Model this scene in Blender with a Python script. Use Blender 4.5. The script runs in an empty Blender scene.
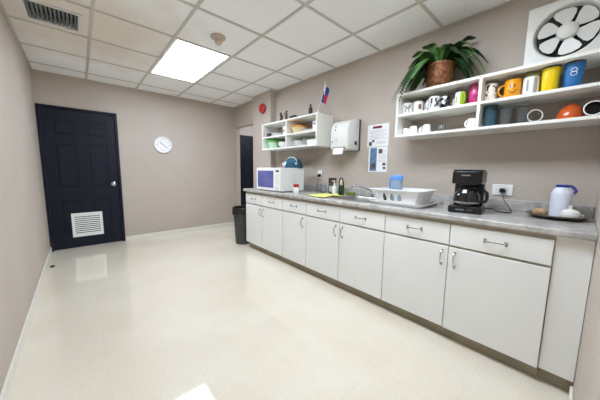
import bpy, bmesh, math, random
from mathutils import Vector, Matrix, Euler
R = random.Random(7)
S = bpy.context.scene
COL = S.collection
PI = math.pi

# ------------------------------------------------------------------ room numbers (metres)
W, YB, H = 2.86, 4.98, 2.461          # counter wall x, far wall y, ceiling z
XF = 2.251                            # cabinet door faces
CZ = 0.91                             # worktop height

# ------------------------------------------------------------------ materials
def lin(c):
    c = c / 255.0
    return c / 12.92 if c <= 0.04045 else ((c + 0.055) / 1.055) ** 2.4
def rgb(r, g, b): return (lin(r), lin(g), lin(b), 1.0)
def mat(name, col, rough=0.5, metal=0.0, **k):
    m = bpy.data.materials.new(name); m.use_nodes = True
    nt = m.node_tree; b = nt.nodes['Principled BSDF']
    b.inputs['Base Color'].default_value = rgb(*col)
    b.inputs['Roughness'].default_value = rough
    b.inputs['Metallic'].default_value = metal
    if 'spec' in k: b.inputs['Specular IOR Level'].default_value = k['spec']
    if 'trans' in k: b.inputs['Transmission Weight'].default_value = k['trans']
    if 'ior' in k: b.inputs['IOR'].default_value = k['ior']
    if 'coat' in k:
        b.inputs['Coat Weight'].default_value = k['coat']; b.inputs['Coat Roughness'].default_value = 0.05
    if 'emit' in k:
        b.inputs['Emission Color'].default_value = rgb(*k.get('ecol', col)); b.inputs['Emission Strength'].default_value = k['emit']
    N, L = nt.nodes.new, nt.links.new
    tc = N('ShaderNodeTexCoord')
    if 'col2' in k:                       # two-tone noise colour
        n = N('ShaderNodeTexNoise'); n.inputs['Scale'].default_value = k.get('scale', 8); n.inputs['Detail'].default_value = k.get('detail', 4)
        L(tc.outputs['Object'], n.inputs['Vector'])
        r = N('ShaderNodeValToRGB'); r.color_ramp.elements[0].position = k.get('p0', 0.35); r.color_ramp.elements[1].position = k.get('p1', 0.65)
        r.color_ramp.elements[0].color = rgb(*col); r.color_ramp.elements[1].color = rgb(*k['col2'])
        L(n.outputs['Fac'], r.inputs['Fac']); L(r.outputs['Color'], b.inputs['Base Color'])
    if 'bump' in k:
        n = N('ShaderNodeTexNoise'); n.inputs['Scale'].default_value = k.get('bscale', 120); n.inputs['Detail'].default_value = 3
        L(tc.outputs['Object'], n.inputs['Vector'])
        bp = N('ShaderNodeBump'); bp.inputs['Strength'].default_value = k['bump']; bp.inputs['Distance'].default_value = 0.004
        L(n.outputs['Fac'], bp.inputs['Height']); L(bp.outputs['Normal'], b.inputs['Normal'])
    return m

M = {}
M['wall'] = mat('taupe_paint', (188, 177, 166), 0.62, bump=0.12, bscale=180, col2=(184, 172, 160), scale=2.0)
M['wall2'] = mat('passage_paint', (214, 203, 196), 0.6, bump=0.1, bscale=180)
M['trim'] = mat('white_trim', (226, 222, 212), 0.4)
M['white'] = mat('white_laminate', (232, 232, 228), 0.32, col2=(228, 228, 224), scale=1.5)
M['carcass'] = mat('tan_edge', (186, 178, 160), 0.5)
M['toe'] = mat('tan_toe_kick', (158, 148, 126), 0.55, col2=(146, 136, 116), scale=6)
M['shelfw'] = mat('white_shelf', (236, 235, 228), 0.4)
M['black'] = mat('black_plastic', (16, 16, 17), 0.3)
M['blackm'] = mat('black_matte', (20, 20, 21), 0.6)
M['dooor'] = mat('black_navy_paint', (14, 20, 36), 0.5, bump=0.08, bscale=60, spec=.3)
M['chrome'] = mat('chrome', (205, 205, 205), 0.16, 1.0)
M['steel'] = mat('brushed_steel', (176, 176, 174), 0.28, 1.0)
M['pewter'] = mat('worn_tray_metal', (168, 163, 154), 0.32, 1.0, col2=(128, 122, 112), scale=14)
M['plastic'] = mat('white_plastic', (236, 236, 234), 0.3)
M['plasticg'] = mat('grey_white_plastic', (222, 222, 216), 0.35)
M['china'] = mat('white_glazed_china', (240, 240, 236), 0.12)
M['dgrey'] = mat('dark_grey_plastic', (62, 62, 62), 0.4)
M['liner'] = mat('black_liner', (24, 24, 25), 0.35)
M['bin'] = mat('charcoal_plastic', (58, 58, 58), 0.45)
M['red'] = mat('red_enamel', (178, 30, 30), 0.3)
M['green'] = mat('green_plastic', (90, 176, 80), 0.4)
M['pgreen'] = mat('pale_green_plastic', (178, 214, 184), 0.35)
M['orange'] = mat('orange_lid', (214, 148, 62), 0.4)
M['cream'] = mat('cream_plastic', (226, 210, 170), 0.4)
M['dark'] = mat('dark_figure', (44, 42, 34), 0.5)
M['olive'] = mat('olive_figure', (84, 76, 48), 0.5)
M['teal'] = mat('teal_cloth', (22, 78, 104), 0.7, col2=(16, 58, 80), scale=18)
M['pteal'] = mat('pale_blue_cloth', (170, 204, 214), 0.7)
M['pink'] = mat('pink_plastic', (222, 130, 136), 0.4)
M['mwwin'] = mat('purple_tinted_window', (88, 92, 146), 0.12, col2=(108, 108, 164), scale=5)
M['yellow'] = mat('yellow_tumbler', (240, 208, 14), 0.25)
M['mugo'] = mat('orange_yellow_glaze', (238, 160, 22), 0.2)
M['magenta'] = mat('magenta_glaze', (184, 44, 104), 0.25, col2=(206, 84, 136), scale=34, p0=.45, p1=.6)
M['lime'] = mat('lime_glaze', (158, 190, 44), 0.22)
M['blue'] = mat('blue_tumbler', (34, 106, 172), 0.3)
M['bluel'] = mat('blue_lid', (96, 158, 226), 0.35)
M['navy'] = mat('navy_cap', (40, 62, 150), 0.35)
M['cow'] = mat('black_white_patch_glaze', (24, 24, 26), 0.2, col2=(238, 238, 236), scale=16, p0=.46, p1=.5, detail=1)
M['dots'] = mat('speckled_glaze', (54, 50, 46), 0.2, col2=(232, 228, 214), scale=46, p0=.36, p1=.42, detail=1)
M['inkblock'] = mat('ink_print', (40, 42, 50), 0.35)
M['grey'] = mat('grey_print', (120, 122, 128), 0.4)
M['brown'] = mat('brown_print', (130, 86, 56), 0.4)
M['amber'] = mat('amber_bowl', (206, 92, 36), 0.15, spec=0.6)
M['olivel'] = mat('olive_lid', (126, 130, 78), 0.4)
M['glass'] = mat('clear_glass', (225, 230, 232), 0.06, trans=.95, ior=1.25)
M['tglass'] = mat('smoky_blue_glass', (96, 134, 150), 0.05, trans=0.6, ior=1.3)
M['sglass'] = mat('smoky_glass', (70, 70, 72), 0.06, trans=0.4, ior=1.3)
M['clearp'] = mat('translucent_plastic', (196, 216, 236), 0.25, trans=0.5, ior=1.2)
M['coffee'] = mat('dark_carafe_glass', (12, 11, 11), 0.05, coat=0.6)
M['greenliq'] = mat('dark_green_soap', (36, 62, 34), 0.2)
M['maroon'] = mat('maroon_label', (66, 40, 42), 0.4)
M['yellowc'] = mat('yellow_green_cloth', (226, 226, 128), 0.85, bump=0.5, bscale=160)
M['sponge'] = mat('green_sponge', (126, 140, 56), 0.9, bump=0.8, bscale=200)
M['paper'] = mat('white_paper', (238, 238, 238), 0.7)
M['pblue'] = mat('blue_print', (72, 112, 152), 0.6, col2=(110, 144, 176), scale=26)
M['pgrey'] = mat('grey_text_print', (168, 170, 176), 0.7)
M['pred'] = mat('dark_red_print', (120, 36, 50), 0.7)
M['pdark'] = mat('dark_print', (52, 54, 64), 0.7, col2=(110, 108, 110), scale=60)
M['flagw'] = mat('flag_white', (228, 224, 220), 0.8)
M['flagb'] = mat('flag_blue', (38, 58, 128), 0.8)
M['flagr'] = mat('flag_red', (196, 40, 52), 0.8)
M['pot'] = mat('copper_brown_basket', (96, 58, 32), 0.4, 0.35, col2=(156, 104, 66), scale=38, bump=0.7, bscale=70)
M['soil'] = mat('dark_soil', (38, 32, 24), 0.9)
M['leaf'] = mat('fern_green', (52, 96, 40), 0.5, col2=(96, 138, 70), scale=14)
M['leafd'] = mat('fern_dark_green', (30, 56, 30), 0.5, col2=(52, 84, 44), scale=14)
M['stone'] = mat('beige_detector', (196, 178, 160), 0.45)
M['ventgrey'] = mat('grey_vent_blade', (128, 130, 132), 0.45)
M['ventdark'] = mat('dark_duct', (40, 42, 44), 0.8)
M['fanw'] = mat('ivory_plastic', (226, 226, 220), 0.35)
M['tbar'] = mat('grey_ceiling_bar', (200, 197, 190), 0.5)
M['lamp'] = mat('lit_diffuser', (255, 255, 255), 0.5, emit=19.0, ecol=(228, 240, 255))
M['cookie'] = mat('brown_wrapped_biscuits', (170, 128, 86), 0.6, col2=(204, 172, 132), scale=40)
M['ribbed'] = mat('white_blue_plastic', (222, 226, 238), 0.3)

def floor_mat():
    m = mat('polished_cream_vinyl', (226, 218, 203), 0.05, spec=0.5, coat=0.5)
    m.node_tree.nodes['Principled BSDF'].inputs['Coat Roughness'].default_value = 0.02; m.node_tree.nodes['Principled BSDF'].inputs['Coat IOR'].default_value = 1.5
    nt = m.node_tree; b = nt.nodes['Principled BSDF']; N, L = nt.nodes.new, nt.links.new
    tc = N('ShaderNodeTexCoord')
    n1 = N('ShaderNodeTexNoise'); n1.inputs['Scale'].default_value = 150; n1.inputs['Detail'].default_value = 2
    n2 = N('ShaderNodeTexNoise'); n2.inputs['Scale'].default_value = 1.6; n2.inputs['Detail'].default_value = 4
    L(tc.outputs['Object'], n1.inputs['Vector']); L(tc.outputs['Object'], n2.inputs['Vector'])
    r1 = N('ShaderNodeValToRGB'); e = r1.color_ramp.elements
    e[0].position = .3; e[0].color = rgb(208, 200, 184); e[1].position = .5; e[1].color = rgb(228, 220, 205)
    L(n1.outputs['Fac'], r1.inputs['Fac'])
    r2 = N('ShaderNodeValToRGB'); e = r2.color_ramp.elements
    e[0].position = .3; e[0].color = rgb(244, 242, 236); e[1].position = .7; e[1].color = (1, 1, 1, 1)
    L(n2.outputs['Fac'], r2.inputs['Fac'])
    mx = N('ShaderNodeMix'); mx.data_type = 'RGBA'; mx.blend_type = 'MULTIPLY'; mx.inputs[0].default_value = 1
    L(r1.outputs['Color'], mx.inputs[6]); L(r2.outputs['Color'], mx.inputs[7])
    mp = N('ShaderNodeMapping'); mp.inputs['Location'].default_value = (-0.42, -1.64, 0); L(tc.outputs['Object'], mp.inputs['Vector'])
    br = N('ShaderNodeTexBrick'); br.offset = 0; br.inputs['Scale'].default_value = 1; br.inputs['Mortar Size'].default_value = .0016
    br.inputs['Brick Width'].default_value = .415; br.inputs['Row Height'].default_value = .415
    br.inputs['Color1'].default_value = (1, 1, 1, 1); br.inputs['Color2'].default_value = rgb(254, 253, 252); br.inputs['Mortar'].default_value = rgb(248, 246, 242)
    L(mp.outputs['Vector'], br.inputs['Vector'])
    m2 = N('ShaderNodeMix'); m2.data_type = 'RGBA'; m2.blend_type = 'MULTIPLY'; m2.inputs[0].default_value = 1
    L(mx.outputs[2], m2.inputs[6]); L(br.outputs['Color'], m2.inputs[7]); L(m2.outputs[2], b.inputs['Base Color'])
    return m
M['floor'] = floor_mat()

def ceil_mat():
    m = mat('mineral_ceiling_tile', (247, 248, 248), 0.85, bump=0.25, bscale=240)
    nt = m.node_tree; b = nt.nodes['Principled BSDF']; N, L = nt.nodes.new, nt.links.new
    tc = N('ShaderNodeTexCoord')
    # brownish dust stain around the air vent (a worn patch of the tiles themselves)
    vd = N('ShaderNodeVectorMath'); vd.operation = 'DISTANCE'; vd.inputs[1].default_value = (0.36, 3.2, H)
    n = N('ShaderNodeTexNoise'); n.inputs['Scale'].default_value = 5; n.inputs['Detail'].default_value = 5
    L(tc.outputs['Object'], vd.inputs[0]); L(tc.outputs['Object'], n.inputs['Vector'])
    ma = N('ShaderNodeMath'); ma.operation = 'MULTIPLY_ADD'; ma.inputs[1].default_value = -0.9; L(n.outputs['Fac'], ma.inputs[0]); L(vd.outputs['Value'], ma.inputs[2])
    r = N('ShaderNodeValToRGB'); e = r.color_ramp.elements
    e[0].position = 0.0; e[0].color = rgb(228, 220, 208); e[1].position = 0.75; e[1].color = rgb(247, 248, 248)
    L(ma.outputs[0], r.inputs['Fac']); L(r.outputs['Color'], b.inputs['Base Color'])
    return m
M['ceil'] = ceil_mat()

def counter_mat():
    m = mat('grey_marbled_laminate', (150, 148, 143), 0.3)
    nt = m.node_tree; b = nt.nodes['Principled BSDF']; N, L = nt.nodes.new, nt.links.new
    tc = N('ShaderNodeTexCoord')
    n = N('ShaderNodeTexNoise'); n.inputs['Scale'].default_value = 11; n.inputs['Detail'].default_value = 8; n.inputs['Roughness'].default_value = .7; n.inputs['Distortion'].default_value = .8
    L(tc.outputs['Object'], n.inputs['Vector'])
    r = N('ShaderNodeValToRGB'); e = r.color_ramp.elements
    e[0].position = .3; e[0].color = rgb(132, 130, 128); e[1].position = .68; e[1].color = rgb(206, 202, 195)
    x = e.new(.5); x.color = rgb(176, 173, 168)
    L(n.outputs['Fac'], r.inputs['Fac']); L(r.outputs['Color'], b.inputs['Base Color'])
    return m
M['counter'] = counter_mat()

# ------------------------------------------------------------------ mesh helpers
class MB:
    def __init__(s): s.bm = bmesh.new(); s.sm = False
    def _merge(s, b2, mtx=None):
        if mtx is not None: bmesh.ops.transform(b2, matrix=mtx, verts=b2.verts)
        me = bpy.data.meshes.new('tmp'); b2.to_mesh(me); b2.free(); s.bm.from_mesh(me); bpy.data.meshes.remove(me); return s
    def box(s, lo, hi, bev=0.0, seg=2, mtx=None):
        b = bmesh.new(); bmesh.ops.create_cube(b, size=1)
        for v in b.verts:
            v.co = Vector([lo[i] + (hi[i] - lo[i]) * (v.co[i] + .5) for i in range(3)])
        if bev > 0: bmesh.ops.bevel(b, geom=b.edges[:], offset=bev, segments=seg, profile=.5, affect='EDGES')
        return s._merge(b, mtx)
    def lathe(s, prof, seg=32, mtx=None, sx=1, sy=1):
        b = bmesh.new(); rings = []
        for r, z in prof:
            if r < 1e-6: rings.append([b.verts.new((0, 0, z))])
            else: rings.append([b.verts.new((r * sx * math.cos(2 * PI * i / seg), r * sy * math.sin(2 * PI * i / seg), z)) for i in range(seg)])
        for A, B in zip(rings, rings[1:]):
            for i in range(seg):
                j = (i + 1) % seg
                if len(A) == 1 and len(B) == 1: break
                if len(A) == 1: b.faces.new((A[0], B[j], B[i]))
                elif len(B) == 1: b.faces.new((A[i], A[j], B[0]))
                else: b.faces.new((A[i], A[j], B[j], B[i]))
        bmesh.ops.recalc_face_normals(b, faces=b.faces[:])
        s.sm = True
        return s._merge(b, mtx)
    def tube(s, pts, r, seg=10, mtx=None, closed=False, cap=True):
        b = bmesh.new(); P = [Vector(p) for p in pts]; n = len(P); rings = []
        rad = r if isinstance(r, (list, tuple)) else [r] * n
        up = None
        for i in range(n):
            if closed: t = (P[(i + 1) % n] - P[i - 1]).normalized()
            else: t = (P[min(i + 1, n - 1)] - P[max(i - 1, 0)]).normalized()
            if up is None:
                up = Vector((0, 0, 1)) if abs(t.z) < .9 else Vector((1, 0, 0))
            u = (up - t * up.dot(t)).normalized(); v = t.cross(u); up = u
            rings.append([b.verts.new(P[i] + (u * math.cos(2 * PI * k / seg) + v * math.sin(2 * PI * k / seg)) * rad[i]) for k in range(seg)])
        m = n if closed else n - 1
        for i in range(m):
            A, B = rings[i], rings[(i + 1) % n]
            for k in range(seg): b.faces.new((A[k], A[(k + 1) % seg], B[(k + 1) % seg], B[k]))
        if not closed and cap: b.faces.new(rings[0][::-1]); b.faces.new(rings[-1])
        bmesh.ops.recalc_face_normals(b, faces=b.faces[:])
        s.sm = True
        return s._merge(b, mtx)
    def prism(s, poly, h0, h1, axis='z', bev=0, mtx=None):   # polygon extruded along axis
        b = bmesh.new()
        def pt(p, h): return {'z': (p[0], p[1], h), 'y': (p[0], h, p[1]), 'x': (h, p[0], p[1])}[axis]
        A = [b.verts.new(pt(p, h0)) for p in poly]; B = [b.verts.new(pt(p, h1)) for p in poly]
        b.faces.new(A[::-1]); b.faces.new(B)
        for i in range(len(poly)): j = (i + 1) % len(poly); b.faces.new((A[i], A[j], B[j], B[i]))
        bmesh.ops.recalc_face_normals(b, faces=b.faces[:])
        if bev: bmesh.ops.bevel(b, geom=b.edges[:], offset=bev, segments=2, profile=.5, affect='EDGES')
        return s._merge(b, mtx)
    def grid(s, fn, nu, nv, thick=0, mtx=None):               # surface fn(u,v), u,v in 0..1
        b = bmesh.new(); V = [[b.verts.new(fn(i / nu, j / nv)) for j in range(nv + 1)] for i in range(nu + 1)]
        for i in range(nu):
            for j in range(nv): b.faces.new((V[i][j], V[i + 1][j], V[i + 1][j + 1], V[i][j + 1]))
        if thick:
            bmesh.ops.recalc_face_normals(b, faces=b.faces[:])
            bmesh.ops.solidify(b, geom=b.faces[:], thickness=thick)
        s.sm = True
        return s._merge(b, mtx)
    def quad(s, a, b, c, d):
        f = [s.bm.verts.new(p) for p in (a, b, c, d)]; s.bm.faces.new(f); return s
    def build(s, name, m, parent=None, loc=None, rot=None, smooth=None):
        me = bpy.data.meshes.new(name); s.bm.to_mesh(me); s.bm.free()
        for mm in (m if isinstance(m, list) else [m]): me.materials.append(mm)
        if s.sm if smooth is None else smooth:
            for p in me.polygons: p.use_smooth = True
            try: me.set_sharp_from_angle(angle=math.radians(40))
            except Exception: pass
        o = bpy.data.objects.new(name, me); COL.objects.link(o)
        if parent: o.parent = parent
        if loc: o.location = loc
        if rot: o.rotation_euler = rot
        return o
def tag(o, label, cat, group=None):
    o['label'] = label; o['category'] = cat
    if group: o['group'] = group
    return o
def thing(name, label, cat, loc=(0, 0, 0), rz=0, group=None):
    o = bpy.data.objects.new(name, None); COL.objects.link(o); o.empty_display_size = .05
    o.location = loc; o.rotation_euler = (0, 0, rz)
    return tag(o, label, cat, group)
def struct(o): o['kind'] = 'structure'; return o
def dup(root, loc, rz=None, label=None):
    def cp(o, par):
        c = o.copy(); COL.objects.link(c)
        if par is not None: c.parent = par
        for ch in [x for x in bpy.data.objects if x.parent == o]: cp(ch, c)
        return c
    r = cp(root, None); r.location = loc
    if rz is not None: r.rotation_euler = (0, 0, rz)
    if label: r['label'] = label
    return r
RX = lambda a: Matrix.Rotation(a, 4, 'X'); RY = lambda a: Matrix.Rotation(a, 4, 'Y'); RZ = lambda a: Matrix.Rotation(a, 4, 'Z'); T = lambda *v: Matrix.Translation(v)
def arc(c, r, a0, a1, n, f): return [f(c, r, a0 + (a1 - a0) * i / n) for i in range(n + 1)]

# ================================================================== ROOM SHELL
OP0, OP1, OPH = 4.045, 4.88, 2.045          # opening in the counter wall beyond the pillar
PX1, PY0, PY1 = 4.75, 3.3, 5.83              # passage beyond the opening
struct(MB().box((-.1, -.1, -.1), (PX1 + .1, PY1 + .1, 0)).build('floor', M['floor']))
c = MB()
gx = [0.546 + .6101 * i for i in range(-1, 5)]; gy = [1.6212 + .60516 * i for i in range(-4, 7)]
xs = [0] + [x for x in gx if 0 < x < W] + [W]; ys = [0] + [y for y in gy if 0 < y < YB] + [YB]
TR = [(1.7664, 0.4109 + .0), (1.7664, 2.8315)]
VX0, VX1, VY0, VY1 = .118, .486, 2.985, 3.36  # air vent hole
cells = []
for i in range(len(xs) - 1):
    for j in range(len(ys) - 1):
        cx0, cx1, cy0, cy1 = xs[i], xs[i + 1], ys[j], ys[j + 1]
        mx, my = (cx0 + cx1) / 2, (cy0 + cy1) / 2
        if 1.15 < mx < 1.77 and (.41 < my < 1.62 or 2.83 < my < 4.04): continue   # light openings
        if cx0 <= VX0 and cx1 >= VX1 and cy0 < VY1 and cy1 > VY0:
            for (a, b, d, e) in ((cx0, VX0, cy0, cy1), (VX1, cx1, cy0, cy1), (VX0, VX1, cy0, VY0), (VX0, VX1, VY1, cy1)):
                if b - a > .01 and e - d > .01: c.box((a, d, H + .004), (b, e, H + .02))
            continue
        c.box((cx0 + .006, cy0 + .006, H + .004), (cx1 - .006, cy1 - .006, H + .02))
c.box((-.1, -.1, H + .2), (W + .08, YB + .1, H + .3))
c.box((W + .08, PY0, H), (PX1, PY1, H + .1))
ce = struct(c.build('ceiling', M['ceil']))
g = MB()
for x in xs[1:-1]: g.box((x - .012, 0, H - .003), (x + .012, YB, H + .003))
for y in ys[1:-1]: g.box((0, y - .012, H - .0025), (W, y + .012, H + .003))
g.box((0, 0, H - .003), (.018, YB, H + .003)); g.box((W - .018, 0, H - .003), (W, YB, H + .003))
g.box((0, YB - .018, H - .0028), (W, YB, H + .003)); g.box((0, 0, H - .0028), (W, .018, H + .003))
g.build('grid_bar', M['tbar'], ce)
HT = H + .2
struct(MB().box((-.1, -.1, 0), (0, YB + .1, HT)).build('wall_left', M['wall']))
struct(MB().box((0, -.1, 0), (W + .08, 0, HT)).build('wall_near', M['wall']))
DX1 = .8775; DH = 2.037
struct(MB().box((DX1, YB, 0), (W, YB + .1, HT)).box((0, YB, DH), (DX1, YB + .1, HT)).build('wall_back', M['wall']))
w = MB().box((W, 0, 0), (W + .08, OP0, HT)).box((W, OP1, 0), (W + .08, PY1, HT)).box((W, OP0, OPH), (W + .08, OP1, HT))
w.box((2.752, 3.50, 0), (W, OP0, HT))         # the pillar
struct(w.build('wall_right', M['wall']))
p = MB().box((W + .08, PY1, 0), (PX1, PY1 + .1, H + .1)).box((PX1, PY0, 0), (PX1 + .1, PY1, H + .1)).box((W + .08, PY0 - .1, 0), (PX1, PY0, H + .1))
struct(p.build('wall_passage', M['wall2']))
# base boards
def baseboard(name, lo, hi): struct(MB().box(lo, hi, .003).build(name, M['trim']))
baseboard('baseboard_left', (.0, .012, 0), (.012, YB, .07))
baseboard('baseboard_back', (DX1 + .002, YB - .012, 0), (W, YB, .07))
baseboard('baseboard_near', (.013, 0, 0), (2.26, .012, .07))
baseboard('baseboard_passage', (3.95, PY1 - .012, 0), (PX1, PY1, .07))

# ---------------- doors
def six_panel(mb, x0, x1, z0, z1, yf, th, sgn=1):
    """six-panel leaf: front face at yf facing -y"""
    st = .105; mid = (x0 + x1) / 2; mu = .05
    hh = z1 - z0
    zs = [z0, z0 + .105 * hh, z0 + .36 * hh, z0 + .445 * hh, z0 + .765 * hh, z0 + .82 * hh, z0 + .935 * hh, z1]
    mb.box((x0, yf, z0), (x0 + st, yf + th, z1)); mb.box((x1 - st, yf, z0), (x1, yf + th, z1)); mb.box((mid - mu, yf, z0), (mid + mu, yf + th, z1))
    for a in (0, 2, 4, 6):
        mb.box((x0 + st, yf, zs[a]), (mid - mu, yf + th, zs[a + 1])); mb.box((mid + mu, yf, zs[a]), (x1 - st, yf + th, zs[a + 1]))
    for a in (1, 3, 5):
        for (u, v) in ((x0 + st, mid - mu), (mid + mu, x1 - st)):
            mb.box((u, yf + .012, zs[a]), (v, yf + th, zs[a + 1]))
            mb.box((u + .03, yf + .002, zs[a] + .03), (v - .03, yf + .014, zs[a + 1] - .03), .005, 1)
    return mb
d = bpy.data.objects.new('door_1', None); COL.objects.link(d); d.location = (0, YB, 0); struct(d)
d['label'] = 'black six-panel door in the far wall with chrome knob and white vent'; d['category'] = 'door'
MB().box((.002, -.016, 0), (.036, .09, 2.034), .003).box((.842, -.016, 0), (DX1 - .001, .09, 2.034), .003).box((.036, -.016, 2.0), (.842, .09, 2.034), .003).build('door_frame', M['dooor'], d)
leaf = six_panel(MB(), .039, .839, .008, 1.997, .004, .04).build('door_leaf', M['dooor'], d)
k = MB().lathe([(0, 0), (.032, 0), (.032, .006), (.012, .01), (.011, .03), (.02, .036), (.027, .048), (.026, .06), (.016, .068), (0, .07)], 28, T(.775, .004, .945) @ RX(PI / 2))
k.build('knob', M['chrome'], leaf)
v = MB(); vx0, vx1, vz0, vz1, vy = .245, .603, .165, .522, -.008
for lo, hi in (((vx0, vy, vz0), (vx0 + .035, .0035, vz1)), ((vx1 - .035, vy, vz0), (vx1, .0035, vz1)), ((vx0 + .035, vy, vz0), (vx1 - .035, .0035, vz0 + .035)), ((vx0 + .035, vy, vz1 - .035), (vx1 - .035, .0035, vz1))):
    v.box(lo, hi, .002, 1)
vo = v.build('louver_vent', M['plastic'], leaf)
MB().box((vx0 + .03, .001, vz0 + .03), (vx1 - .03, .0036, vz1 - .03)).build('vent_backing', M['ventdark'], vo)
s = MB(); n = 10
for i in range(n):
    z = vz0 + .045 + i * (vz1 - vz0 - .09) / (n - 1)
    s.box((-.143, -.002, -.0085), (.143, .001, .0085), mtx=T((vx0 + vx1) / 2, -.002, z) @ RX(-.35))
s.build('vent_slats', M['plastic'], vo)
# dark door in the passage
d2 = bpy.data.objects.new('door_2', None); COL.objects.link(d2); d2.location = (0, PY1, 0); struct(d2)
d2['label'] = 'dark door seen through the opening behind the counter end'; d2['category'] = 'door'
MB().box((3.03, -.03, 0), (3.075, -.001, 2.05), .003).box((3.845, -.03, 0), (3.885, -.001, 2.05), .003).box((3.075, -.03, 2.01), (3.845, -.001, 2.05), .003).build('door_frame', M['dooor'], d2)
l2 = six_panel(MB(), 3.078, 3.842, .008, 2.006, -.045, .04).build('door_leaf', M['dooor'], d2)
MB().lathe([(0, 0), (.03, 0), (.03, .006), (.012, .01), (.011, .03), (.026, .045), (.024, .06), (0, .068)], 24, T(3.15, -.045, .95) @ RX(PI / 2)).build('knob', M['chrome'], l2)
# far passage lamp is a real fixture in the passage ceiling
pl = thing('passage_light', 'square lit ceiling fixture in the passage beyond the opening', 'ceiling light', (3.95, 4.75, H))
MB().box((-.3, -.3, -.03), (.3, .3, -.001), .004).build('frame', M['plastic'], pl)
MB().box((-.27, -.27, -.034), (.27, .27, -.0305)).build('diffuser', M['lamp'], pl)

# ================================================================== CEILING THINGS
def troffer(loc, label):
    t = thing('ceiling_light', label, 'ceiling light', loc, 0, 'recessed ceiling lights')
    hx, hy = .29, .59
    MB().box((-hx, -hy, .002), (-hx + .022, hy, .1)).box((hx - .022, -hy, .002), (hx, hy, .1)).box((-hx + .022, -hy, .002), (hx - .022, -hy + .022, .1)).box((-hx + .022, hy - .022, .002), (hx - .022, hy, .1)).box((-hx, -hy, .1), (hx, hy, .11)).build('frame', M['plastic'], t)
    MB().box((-hx + .023, -hy + .023, .006), (hx - .023, hy - .023, .012)).build('diffuser', M['lamp'], t)
    return t
troffer((1.4614, 3.4367, H), 'lit recessed ceiling panel nearest the far wall')
troffer((1.4614, 1.0161, H), 'lit recessed ceiling panel at the top picture edge above the worktop side')
vt = thing('ceiling_vent', 'dusty ceiling air vent with dark curved blades by the left wall', 'air vent', (.302, 3.172, H))
f = MB(); a = .184
f.box((-a, -.187, -.008), (-a + .028, .187, .03), .002, 1).box((a - .028, -.187, -.008), (a, .187, .03), .002, 1).box((-a + .028, -.187, -.008), (a - .028, -.187 + .028, .03), .002, 1).box((-a + .028, .187 - .028, -.008), (a - .028, .187, .03), .002, 1)
f.build('frame', M['plasticg'], vt)
for i in range(12):
    x = -.142 + i * .0258
    MB().box((-.011, -.157, -.001), (.011, .157, .001), mtx=T(x, 0, .008) @ RY(-.85)).build('blade', M['ventgrey'], vt)
MB().box((-.156, -.159, .06), (.156, .159, .064)).build('duct_plate', M['ventdark'], vt)
MB().box((-.156, -.159, .004), (.156, -.05, .0045), mtx=T(-.0, 0, .022)).build('inner_panel', M['ventdark'], vt)
sm = thing('smoke_detector', 'round beige smoke detector on the ceiling beside the lit panel', 'smoke detector', (1.465, 2.53, H))
MB().lathe([(0, 0), (.068, 0), (.07, -.006), (.066, -.016), (.05, -.022), (.034, -.026), (0, -.026)], 36).build('base', M['stone'], sm)
MB().lathe([(0, -.0262), (.033, -.0262), (.034, -.05), (.03, -.064), (.022, -.07), (0, -.072)], 30).build('sensor_head', M['stone'], sm)

# ================================================================== WALL THINGS
bl = thing('fire_alarm_bell', 'round red fire alarm bell on the pillar above the shelf', 'alarm bell', (2.752, 3.70, 2.208))
MB().lathe([(0, 0), (.03, 0), (.03, .018), (0, .018)], 20, RY(-PI / 2)).build('mount', M['dgrey'], bl)
MB().lathe([(.078, .014), (.082, .02), (.08, .034), (.066, .052), (.04, .062), (.012, .064), (0, .066)], 36, RY(-PI / 2)).build('gong', M['red'], bl)
ck = thing('wall_clock', 'round white wall clock on the far wall right of the black door', 'clock', (1.508, YB - .001, 1.603))
cm = RX(PI / 2)
MB().lathe([(0, 0), (.14, 0), (.143, .01), (.14, .026), (.13, .03), (.118, .022), (.118, .018)], 48, cm).build('rim', M['plastic'], ck)
MB().lathe([(0, .012), (.119, .012), (.119, .0165), (0, .0165)], 48, cm).build('dial', M['paper'], ck)
for i in range(12):
    a = i * PI / 6; big = i % 3 == 0
    MB().box((-.0035 if big else -.002, -.0003, .082), (.0035 if big else .002, .0003, .106), mtx=RY(a) @ T(0, -.017, 0)).build('hour_mark', M['grey'], ck)
MB().box((-.004, -.0008, -.012), (.004, .0008, .06), mtx=RY(-.9) @ T(0, -.019, 0)).build('hour_hand', M['inkblock'], ck)
MB().box((-.003, -.0008, -.015), (.003, .0008, .085), mtx=RY(2.25) @ T(0, -.0205, 0)).build('minute_hand', M['inkblock'], ck)

# paper towel dispenser (local: x out of wall is -x)
dp = thing('paper_towel_dispenser', 'white paper towel dispenser on the wall between shelf and notices', 'towel dispenser', (W, 1.965, 1.43))
MB().box((-.016, -.136, 0), (-.001, .136, .36), .006).build('back_plate', M['dgrey'], dp)
prof = [(-.017, .355), (-.10, .352), (-.165, .335), (-.205, .30), (-.225, .245), (-.232, .16), (-.232, .06), (-.225, .02), (-.205, .004), (-.017, .004)]
b = MB().prism(prof, -.128, .128, 'y', bev=.012); b.sm = True
body = b.build('cover', M['plasticg'], dp)
MB().box((-.231, -.085, .018), (-.2245, .085, .038), .001, 1).build('slot', M['dgrey'], dp)
MB().grid(lambda u, v: (-.233 - .02 * math.sin(v * 1.5), -.075 + .145 * u, .03 - .075 * v), 6, 8, .0012).build('paper_towel', M['paper'], dp)
MB().lathe([(0, 0), (.022, 0), (.024, .003), (.018, .007), (0, .008)], 28, T(-.085, -.128, .085) @ RX(PI / 2)).build('lock_knob', M['black'], dp)
MB().lathe([(0, 0), (.011, 0), (.011, .0015), (0, .0015)], 20, T(-.2285, .055, .235) @ RY(-PI / 2 + .12), sy=.6, sx=1.3).build('indicator_window', M['black'], dp)
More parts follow.
